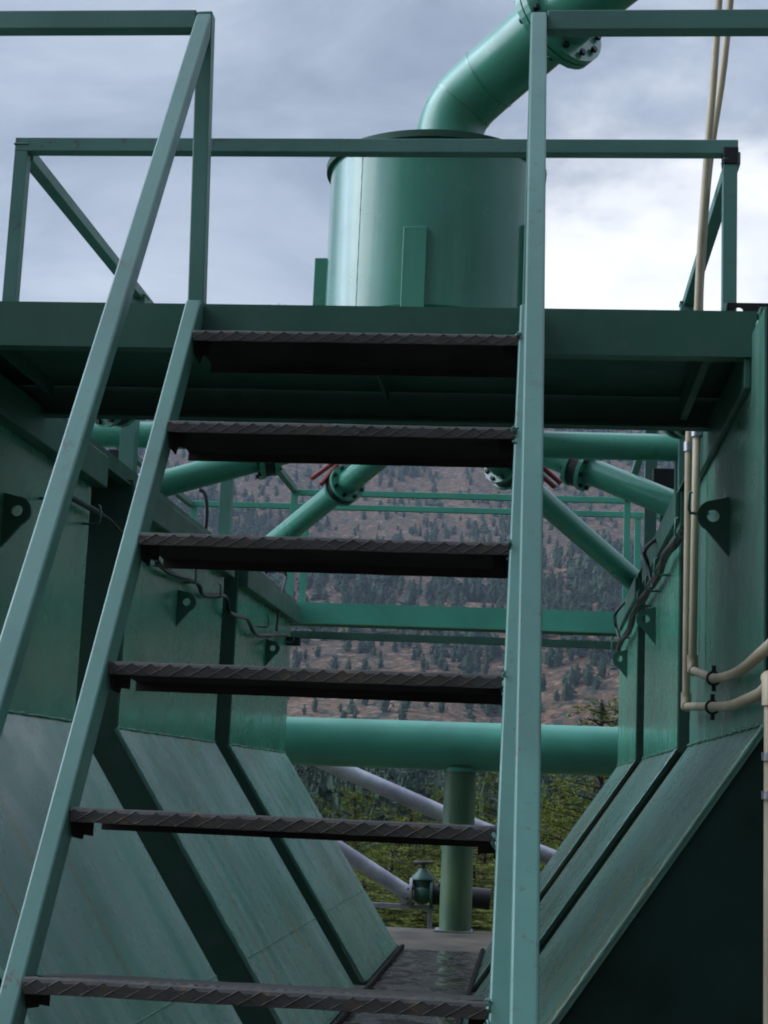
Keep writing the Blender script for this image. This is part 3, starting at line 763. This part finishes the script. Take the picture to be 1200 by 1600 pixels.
# ------------------------------------------------------------------ conduits on the right wall
def arc(c, u, v, r, a0, a1, n=8): return [Vector(c) + (Vector(u) * math.cos(a0 + (a1 - a0) * k / n) + Vector(v) * math.sin(a0 + (a1 - a0) * k / n)) * r for k in range(n + 1)]
def clip(parent, p):
    # two-ear pipe clip round a conduit that runs roughly along y
    m = MB(); r = .017
    m.tube(arc(p, (1, 0, 0), (0, 0, 1), r, 0, 2 * math.pi, 18), .0038, 6)
    for s in (-1, 1):
        m.box(p[0] - .005, p[0] + .006, p[1] - .003, p[1] + .003, min(p[2] + s * r, p[2] + s * .034), max(p[2] + s * r, p[2] + s * .034))
        q = (p[0], p[1], p[2] + s * .027); m.tube([(q[0], q[1] - .014, q[2]), (q[0], q[1] + .016, q[2])], .0035, 6)
    obj('clip', m, 'black', parent)
CR = .0125
xc = .462
def conduit(pts, label, extra=None):
    T = thing('conduit', pts[0], label, 'conduit', 'beige conduits on the right tank wall')
    obj('tube', MB().tube(pts, CR, 12), 'conduit', T); return T
lo = at(1072, 1105, X=xc); lo2 = at(1082, 1047, X=xc)
top1 = [at(1127, -60, Y=5.0), at(1116, 110, Y=5.0), at(1107, 220, Y=5.02), at(1101, 300, Y=5.03), at(1094, 400, Y=5.04), at(1090, 490, Y=5.05)]
Y1, Y2 = lo.y, lo2.y
ed = [at(1112, 1104, X=xc), at(1140, 1103, X=xc), at(1162, 1095, X=xc), at(1190, 1082, X=xc), at(1203, 1064, X=xc)]
T = conduit(smooth_path(top1, 4)[:-1] + [Vector((xc, Y1, 1.12)), Vector((xc, Y1, lo.z + .04)), Vector((xc, Y1, lo.z + .004)), lo + Vector((0, -.03, 0))] + smooth_path(ed, 4), 'beige conduit from above, dropping to the lower bend on the right tank wall')
el = MB().tube([(xc, Y1, lo.z + .045), (xc, Y1, lo.z), (xc, Y1 - .045, lo.z)], CR + .004, 12); obj('elbow_fitting', el, 'conduit', T)
obj('coupling', MB().tube([(xc, Y1, 1.085), (xc, Y1, 1.115)], CR + .005, 14), 'steel', T)
clip(T, at(1113, 1105, X=xc))
ed2 = [at(1115, 1060, X=xc), at(1140, 1056, X=xc), at(1165, 1042, X=xc), at(1190, 1020, X=xc), at(1215, 998, X=xc)]
top2 = [at(1146, -60, Y=5.06), at(1131, 100, Y=5.06), at(1113, 220, Y=5.07), at(1104, 300, Y=5.07), at(1097, 400, Y=5.07), at(1093, 480, Y=5.07), Vector((xc + .03, 5.0, 1.25))]
T = conduit(smooth_path(top2, 4)[:-1] + [Vector((xc + .004, 4.86, 1.12)), Vector((xc, Y2, lo2.z + .04)), Vector((xc, Y2, lo2.z + .004)), lo2 + Vector((0, -.03, -.004))] + smooth_path(ed2, 4), 'beige conduit from above, dropping to the upper bend on the right tank wall')
obj('elbow_fitting', MB().tube([(xc, Y2, lo2.z + .045), (xc, Y2, lo2.z), (xc, Y2 - .045, lo2.z - .006)], CR + .004, 12), 'conduit', T)
obj('coupling', MB().tube([(xc + .004, 4.861, 1.085), (xc + .004, 4.861, 1.115)], CR + .006, 14), 'steel', T)
clip(T, at(1115, 1060, X=xc))
e3 = ed[-1]
T = thing('conduit', (e3.x, e3.y, GZ), 'beige conduit running straight down along the right edge of the frame', 'conduit', 'beige conduits on the right tank wall')
obj('tube', MB().tube([e3 + Vector((0, .0, .0)), e3 + Vector((0, -.006, -.01)), (e3.x, e3.y - .008, GZ)], CR, 12), 'conduit', T)
obj('elbow_fitting', MB().tube([e3 + Vector((0, .015, .006)), e3 + Vector((0, -.006, 0)), e3 + Vector((0, -.008, -.05))], CR + .0045, 12), 'conduit', T)
for zz in (-.0, .075): obj('coupling', MB().tube([(e3.x, e3.y - .008, zz), (e3.x, e3.y - .008, zz + .016)], CR + .005, 14), 'steel', T)

# ------------------------------------------------------------------ cable bundles strung along the walls
def bundle(side, pts, label, mats, drops):
    T = thing('cable_bundle', pts[0], label, 'cable', 'cable bundles strung along the tank walls')
    sg = 1 if side == 'L' else -1
    P = smooth_path([Vector(p) for p in pts], 7)
    for k, (mm, rr_, ph) in enumerate(mats):
        Q = [p + Vector((.006 * math.cos(i * .27 + ph), 0, .006 * math.sin(i * .22 + ph) - .010 * abs(math.sin(i * math.pi / 14)))) for i, p in enumerate(P)]
        obj('cable', MB().tube(Q, rr_, 8), mm, T)
    for q in drops: obj('cable', MB().tube(smooth_path([Vector(p) for p in q], 6), .009, 8), 'black', T)
    return T
xl = XL + .035
BL = bundle('L', [at(x, y, X=xl) for x, y in ((245, 878), (268, 892), (308, 910), (318, 925), (352, 932), (360, 955), (385, 966), (400, 988), (430, 992), (446, 990))],
            'black cables looped through hooks along the left tank wall', [('black', .008, 0), ('hose', .007, 2), ('black', .006, 4)],
            [[(-1.60, 9.2, 1.19), at(446, 895, X=xl), at(440, 930, X=xl), at(432, 985, X=xl)]])
obj('cable', MB().tube(smooth_path([at(x, y, X=xl) for x, y in ((108, 775), (125, 785), (152, 800), (172, 812), (196, 838), (225, 862), (245, 878))], 5), [.011] * 12 + [.0045] * 19, 8), 'black', BL)
xr_ = XR - .035
BR = bundle('R', [at(x, y, X=xr_) for x, y in ((1068, 826), (1055, 846), (1040, 868), (1030, 888), (1014, 920), (1002, 938), (990, 958), (982, 982), (972, 1000), (966, 1015), (962, 1028))],
            'dark rusty hose and cables looped along the right tank wall', [('hose', .013, 0), ('black', .008, 2), ('hose', .008, 4)],
            [[(.60, 7.2, 1.19), at(1010, 855, X=xr_ - .03), at(1012, 880, X=xr_ - .02), at(1020, 918, X=xr_)], [(.58, 9.4, 1.19), at(964, 955, X=xr_ - .03), at(962, 975, X=xr_ - .02), at(968, 1000, X=xr_)]])
# terminal box at the end of the left bundle
p = at(456, 1002, X=xl)
TB = thing('terminal_box', p, 'small black terminal box at the far end of the left cable run', 'box')
obj('housing', MB().box(p.x - .055, p.x + .055, p.y - .03, p.y + .03, p.z - .028, p.z + .028), 'black', TB, .006)
obj('cable_gland', MB().tube([(p.x - .095, p.y, p.z + .004), (p.x - .05, p.y, p.z)], .012, 10), 'black', TB)
# junction boxes on the side walkways
for px, py, X, lab, y_ in ((190, 722, -1.73, 'black junction box on the left walkway beneath the cross pipe', 6.35), (1037, 748, .66, 'black junction box on the right walkway behind the rail post', 8.1)):
    q = at(px, py, Y=y_)
    J = thing('junction_box', (q.x, y_, DK), lab, 'box')
    obj('housing', MB().box(q.x - .055, q.x + .055, y_ - .03, y_ + .05, q.z - .05, q.z + .05), 'black', J, .005)
    obj('bracket', MB().box(q.x - .015, q.x + .015, y_, y_ + .02, DK, q.z - .05), 'deck_green', J)
    obj('cable', MB().tube(smooth_path([Vector((q.x + .04, y_, q.z - .05)), Vector((q.x + .07, y_ - .02, q.z - .14)), Vector((q.x + .05, y_ - .04, q.z - .22)), Vector((q.x + .02, y_, DK))], 5), .008, 8), 'black', J)
q = at(322, 790, Y=8.0)
K = thing('cable_run', (q.x, 8.0, DK), 'single black cable arching up beside the left rail post', 'cable')
obj('cable', MB().tube(smooth_path([at(312, 765, Y=8.0), at(320, 772, Y=8.0), at(323, 800, Y=8.0), at(320, 835, Y=8.0), Vector((q.x, 8.0, DK))], 6), .011, 8), 'black', K)

# ------------------------------------------------------------------ floor tray between the tank feet
TR = thing('drain_tray', (-.52, 8, ZS), 'muddy wet steel tray with toothed edges between the tank feet', 'tray')
m = MB(); ny = 60; nx_ = 10; x0, x1, y0, y1 = -.765, -.29, 3.4, 9.97
vs = [(x0 + (x1 - x0) * i / nx_, y0 + (y1 - y0) * j / ny, ZS + .016 + .007 * mnoise.noise((i * .9, j * .8, 2))) for j in range(ny + 1) for i in range(nx_ + 1)]
m.add(vs, [(j * (nx_ + 1) + i, j * (nx_ + 1) + i + 1, (j + 1) * (nx_ + 1) + i + 1, (j + 1) * (nx_ + 1) + i) for j in range(ny) for i in range(nx_)], True)
obj('mud', m, 'mud', TR)
obj('tray_plate', MB().box(x0, x1, y0, y1, ZS + .0005, ZS + .005), 'tread_under', TR)
for x in (x0 - .004, x1 + .004):
    m = MB().box(x - .004, x + .004, y0, y1, ZS + .001, ZS + .03)
    y = y0 + .02
    while y < y1 - .02:
        m.tube([(x, y, ZS + .018), (x, y, ZS + .046)], .011, 7); m.tube([(x - .013, y, ZS + .034), (x + .013, y, ZS + .034)], .006, 6); y += .062
    obj('toothed_edge', m, 'hose', TR)

# ------------------------------------------------------------------ silver pipes, gate valve
YS = 12.55
def sil(pts, r, label):
    T = thing('silver_pipe', pts[0], label, 'pipe'); obj('pipe', MB().tube(pts, r, 24), 'silver', T); return T
T = sil([at(380, 1134, Y=YS), at(533, 1202, Y=YS), at(691, 1271, Y=YS), at(870, 1343, Y=YS), at(905, 1357, Y=YS)], .063, 'long silver pipe sloping down to the right behind the round green post')
T = sil([at(470, 1286, Y=YS), at(540, 1333, Y=YS), at(632, 1393, Y=YS), at(641, 1395, Y=YS)], .060, 'shorter silver pipe sloping down to the gate valve')
c0 = at(641, 1395, Y=YS); dx = Vector((1, 0, 0))
sf = obj('flange', MB().disc(c0 + dx * .008, dx, .115, .022, 28), 'silver', T)
flange_bolts(sf, c0 + dx * .008, dx, .088, 8, .012, .05)
GV = thing('gate_valve', c0 + Vector((.09, 0, -.12)), 'small green gate valve with a handwheel, bolted between silver and black pipe', 'valve')
cc = c0 + Vector((.095, 0, 0))
m = MB().tube([cc - dx * .06, cc - dx * .03, cc, cc + dx * .03, cc + dx * .06], [.06, .075, .085, .075, .06], 24)
m.tube([cc, cc + Vector((0, 0, .09)), cc + Vector((0, 0, .10))], [.06, .072, .085], 24)
obj('body', m, 'valve_green', GV)
obj('flange', MB().disc(cc + dx * .07, dx, .11, .02, 28), 'valve_green', GV)
obj('bonnet', MB().tube([cc + Vector((0, 0, .105)), cc + Vector((0, 0, .125)), cc + Vector((0, 0, .165)), cc + Vector((0, 0, .185))], [.092, .088, .045, .035], 24), 'valve_green', GV)
obj('stem', MB().tube([cc + Vector((0, 0, .18)), cc + Vector((0, 0, .24))], .012, 10), 'dark_bolt', GV)
hw = MB().tube(arc(cc + Vector((0, 0, .235)), (1, 0, 0), (0, 1, 0), .072, 0, 2 * math.pi, 28), .009, 8)
for a in range(4): hw.tube([cc + Vector((0, 0, .235)), cc + Vector((.07 * math.cos(a * math.pi / 2 + .4), .07 * math.sin(a * math.pi / 2 + .4), .235))], .006, 6)
obj('handwheel', hw, 'hose', GV)
BP = thing('black_pipe', cc + dx * .1, 'black pipe running right from the gate valve, behind the round post', 'pipe')
obj('pipe', MB().tube([cc + dx * .082, cc + Vector((.52, .0, -.02))], .08, 24), 'black', BP)
obj('saddle_clamp', MB().box(cc.x + .12, cc.x + .24, cc.y - .05, cc.y + .05, cc.z + .072, cc.z + .11), 'silver', BP, .01)
PS = thing('pipe_stand', (c0.x, YS, -1.3), 'small silver angle stand under the gate valve', 'stand')
zb_ = at(640, 1416, Y=YS).z
obj('crossbar', MB().box(at(560, 1416, Y=YS).x, at(678, 1416, Y=YS).x, YS - .02, YS + .02, zb_ - .02, zb_ + .015), 'silver', PS, .003)
for px in (672, 575): obj('leg', MB().box(at(px, 1430, Y=YS).x - .018, at(px, 1430, Y=YS).x + .018, YS - .018, YS + .018, -1.35, zb_ - .0205), 'silver', PS, .003)
obj('saddle', MB().box(c0.x - .07, c0.x - .03, YS - .03, YS + .03, zb_ + .0155, c0.z - .05), 'silver', PS)

# ------------------------------------------------------------------ near pines beyond the slab
def pine_mesh(seed, h, rad, n_br, tuft, blades=16, big=False):
    s = random.Random(seed); crown = MB(); trunk = MB()
    lean = Vector((s.uniform(-.03, .03), s.uniform(-.03, .03), 1))
    trunk.tube([lean * (h * t) for t in (0, .25, .5, .75, .97)], [.035 * h * .55, .028 * h * .5, .02 * h * .5, .012 * h * .4, .004 * h], 9)
    z = .16
    for b in range(n_br):
        t = .14 + .84 * (b + s.random()) / n_br
        az = b * 2.399 + s.uniform(-.4, .4)
        prof = (1 - t) ** .75 * 1.15 * s.uniform(.65, 1.15) if t > .3 else (.55 + t) * s.uniform(.6, 1)
        ln = rad * max(.12, prof); up_ = s.uniform(.1, .45)
        st = lean * (h * t); d = Vector((math.cos(az), math.sin(az), up_)).normalized()
        pts = [st + d * ln * k / 4 + Vector((0, 0, .06 * ln * (k / 4) ** 2)) for k in range(5)]
        trunk.tube(pts, [.012 * h * .25 * (1 - k / 5) + .006 for k in range(5)], 5, False)
        nt_ = max(5, int(tuft * ln / rad))
        for q in range(nt_):
            u = (.25 + .78 * s.random() ** .7)
            c = st + d * ln * u + Vector((s.gauss(0, .10), s.gauss(0, .10), s.gauss(.02, .07))) * rad
            for _ in range(blades):
                v = Vector((s.gauss(0, 1), s.gauss(0, 1), s.gauss(.45, .8))).normalized(); e = v.cross(Vector((s.gauss(0, 1), s.gauss(0, 1), s.gauss(0, 1)))).normalized()
                l = s.uniform(.07, .14); wd = .005 + .004 * s.random()
                crown.add([c - e * wd, c + e * wd, c + v * l + e * wd * .3, c + v * l - e * wd * .3], [(0, 1, 2, 3)])
    return crown.mesh('crown'), trunk.mesh('trunk')
protos = []
for k, (h, r_, nb, tf) in enumerate(((6.2, 2.0, 84, 26), (7.5, 1.9, 92, 26), (5.2, 2.1, 76, 28))):
    c_, t_ = pine_mesh(40 + k, h, r_, nb, tf); c_.materials.append(MAT['pine_needles']); t_.materials.append(MAT['bark']); protos.append((c_, t_, h))
# (photo x, photo y of the top, distance, proto)
near = [(945, 1100, 19, 1), (885, 1225, 24, 0), (800, 1205, 22, 2), (915, 1320, 17, 2), (650, 1262, 24, 0), (560, 1238, 27, 1), (610, 1330, 19, 2), (520, 1290, 24, 2),
        (700, 1236, 27, 1), (760, 1285, 20, 0), (850, 1262, 31, 1), (480, 1262, 33, 0), (745, 1350, 17, 1), (580, 1375, 16.5, 0), (870, 1385, 16, 0),
        (420, 1250, 27, 1), (1010, 1215, 24, 0), (640, 1290, 30, 2), (1090, 1190, 28, 1), (350, 1270, 24, 2), (670, 1390, 16.2, 2), (960, 1210, 34, 0), (530, 1340, 20, 1)]
PL = ['pine with its top branch showing above the level pipe, just left of the right tanks', 'yellow green pine behind the right stringer, under the level pipe', 'pine directly right of the round post, under the level pipe',
      'low pine close behind the slab beside the right tank slope', 'pine crown just left of the round post, under the long silver pipe', 'peaked pine under the upper silver pipe, left of the valve', 'bushy low pine behind the gate valve',
      'low pine beside the far left tank foot', 'pine behind the round green post', 'pine seen between the round post and the right stringer', 'more distant pine right of the stringer, under the pipe', 'distant pine half hidden by the far left tank foot',
      'pine trunk and needles right of the black pipe end', 'low pine under the sloping silver pipes', 'low bushy pine at the slab edge right of the stringer', 'pine hidden mostly behind the left tank slope', 'pine behind the right tank row',
      'distant pine above the valve, between silver pipes', 'tall pine well behind the right tanks', 'low pine behind the middle left tank', 'low pine under the gate valve stand', 'distant pine beside the far right tank slope', 'low pine behind the shorter silver pipe']
for k, (px, py, dist, pr_) in enumerate(near):
    tp = at(px, py, Y=dist); cm, tmh, h = protos[pr_]
    gz = terr(tp.x, dist) - .1; sc_ = (tp.z - gz) / (h * .98)
    T = thing('pine_tree', (tp.x, dist, gz), PL[k], 'tree', 'green pines just beyond the slab')
    T.rotation_euler = (0, 0, k * 2.1)
    for nm, me in (('crown', cm), ('trunk', tmh)):
        o = bpy.data.objects.new(nm, me); o.parent = T; s_ = min(1.6, max(.45, sc_)); o.scale = (s_ * .5 + .5, s_ * .5 + .5, sc_); col.objects.link(o)

# dark wood on the valley floor
def conifer(seed, rings=5, n=7):
    s = random.Random(seed); m = MB(); 
    for k in range(rings):
        t0 = .08 + .86 * k / rings; t1 = t0 + 1.5 / rings
        r0 = (1 - t0) ** .8 * .36 * s.uniform(.8, 1.2) + .03
        base = [Vector((r0 * s.uniform(.6, 1.25) * math.cos(2 * math.pi * (j + s.uniform(-.3, .3)) / n), r0 * s.uniform(.6, 1.25) * math.sin(2 * math.pi * (j + s.uniform(-.3, .3)) / n), t0 + s.uniform(-.05, .05))) for j in range(n)]
        ap = Vector((s.uniform(-.06, .06), s.uniform(-.06, .06), min(1, t1)))
        m.add(base + [ap], [(j, (j + 1) % n, n) for j in range(n)])
    return m
shapes = [conifer(k) for k in range(6)]
def bush(seed):
    s = random.Random(seed); m = MB(); lob = [(s.uniform(0, 6.28), s.uniform(.2, .85), s.uniform(.10, .2)) for _ in range(5)]
    for k in range(64):
        z = .08 + .9 * s.random() ** 1.05; r0 = .33 * (1 - z) ** .62 * (.55 + .45 * min(1, z * 3.2)) + .015
        az = s.uniform(0, 6.28); rad = r0 * s.uniform(.55, 1.12)
        for la, lz, lr in lob:
            dd = abs((az - la + 3.14) % 6.28 - 3.14)
            if dd < .6 and abs(z - lz) < .14: rad *= 1.3
        c = Vector((rad * math.cos(az), rad * math.sin(az), z)); r = s.uniform(.045, .10)
        v = [c + Vector((s.gauss(0, 1), s.gauss(0, 1), s.gauss(0, .7))).normalized() * r for _ in range(4)]
        m.add(v, [(0, 1, 2), (0, 2, 3)])
    rings = [(.06, .04), (.16, .2), (.18, .42), (.11, .68), (.04, .88)]; vs = []
    for r, z in rings:
        for j in range(7): vs.append((r * s.uniform(.7, 1.25) * math.cos(j * .8976), r * s.uniform(.7, 1.25) * math.sin(j * .8976), z + s.uniform(-.05, .05)))
    vs.append((0, 0, .98))
    m.add(vs, [(i * 7 + j, i * 7 + (j + 1) % 7, (i + 1) * 7 + (j + 1) % 7, (i + 1) * 7 + j) for i in range(4) for j in range(7)] + [(28 + j, 28 + (j + 1) % 7, 35) for j in range(7)])
    return m
shapes2 = [bush(k + 60) for k in range(6)]
def stamp(big, shp, loc, h, wd, rot):
    n = len(big[0]); c, s = math.cos(rot), math.sin(rot)
    for v in shp.v: big[0].append((loc[0] + (v.x * c - v.y * s) * wd, loc[1] + (v.x * s + v.y * c) * wd, loc[2] + v.z * h))
    for f in shp.f: big[1].append(tuple(i + n for i in f))
def big_obj(name, big, mat):
    me = bpy.data.meshes.new(name); me.from_pydata(big[0], [], big[1]); me.update(); me.materials.append(MAT[mat])
    o = bpy.data.objects.new(name, me); col.objects.link(o); return o
wood = ([], []); s = random.Random(9)
for k in range(3600):
    y = s.uniform(62, 425); x = s.uniform(-.42, .30) * y
    if mnoise.noise((x * .02, y * .015, 7)) < -.25 and y > 330: continue
    h = s.uniform(5.5, 9.5) * (1 if y > 120 else .8)
    stamp(wood, s.choice(shapes2 + shapes[:3]), (x, y, terr(x, y) - .3), h, h * s.uniform(.55, .85), s.uniform(0, 6))
tag(big_obj('far_wood', wood, 'dark_needles'), 'dark green wood filling the valley floor below the mountain', 'woodland', kind='stuff')

# scattered scrub pines on the mountainside
cand = []; s = random.Random(21)
for k in range(24000):
    y = s.uniform(400, 1690); x = s.uniform(-.36, .22) * y
    if s.random() > y / 1690: continue
    dn = mnoise.noise((x * .009 + y * .002, y * .005, 7.7)) + .6 * mnoise.noise((x * .028, y * .016, 2.2))
    pden = min(1, max(.24, .62 + 1.5 * dn))
    if y < 470: pden = min(1, pden + (470 - y) / 90)
    if s.random() > pden: continue
    h = s.uniform(4.0, 10.0) * (1.15 if dn > .15 else .85)
    cand.append((x, y, h, s.uniform(.85, 1.35), s.uniform(0, 6), s.choice((0, 1, 2, 3, 4, 5, 0, 1, 2, 3, 4, 5, 6, 7))))
cand.sort(key=lambda c: c[1])
vis = [c for c in cand if -.215 < c[0] / c[1] < .075]
ind = vis[:300]; indset = set(id(c) for c in ind)
meshes = []
for k, shp in enumerate(shapes2 + shapes):
    me = shp.mesh('scrub_pine'); me.materials.append(MAT['scrub_green']); meshes.append(me)
for c in ind:
    o = bpy.data.objects.new('scrub_pine', meshes[c[5]]); col.objects.link(o)
    o.location = (c[0], c[1], terr(c[0], c[1]) - .3); o.scale = (c[2] * c[3], c[2] * c[3], c[2]); o.rotation_euler = (0, 0, c[4])
    tag(o, 'one of the small dark pines dotted over the lower brown mountainside', 'tree', 'small pines on the lower mountainside')
big = ([], [])
for c in cand:
    if id(c) in indset: continue
    stamp(big, (shapes2 + shapes)[c[5]], (c[0], c[1], terr(c[0], c[1]) - .3), c[2], c[2] * c[3], c[4])
tag(big_obj('mountain_pines', big, 'scrub_green'), 'countless small dark pines scattered higher up the brown mountainside', 'woodland', kind='stuff')

# ------------------------------------------------------------------ haze
hz = MB().box(-1320, 1320, -440, 2120, -290, 520)
me = hz.mesh('haze'); m = bpy.data.materials.new('haze'); m.use_nodes = True; t = m.node_tree; t.nodes.clear()
pv = nd(t, 'ShaderNodeVolumePrincipled', i_Density=.00016, i_Anisotropy=.1); pv.inputs['Color'].default_value = (.70, .82, 1.0, 1)
ou = nd(t, 'ShaderNodeOutputMaterial'); L(t, pv.outputs[0], ou.inputs['Volume']); me.materials.append(m)
o = bpy.data.objects.new('haze', me); col.objects.link(o); tag(o, kind='stuff', label='thin blue haze filling the valley', cat='haze')
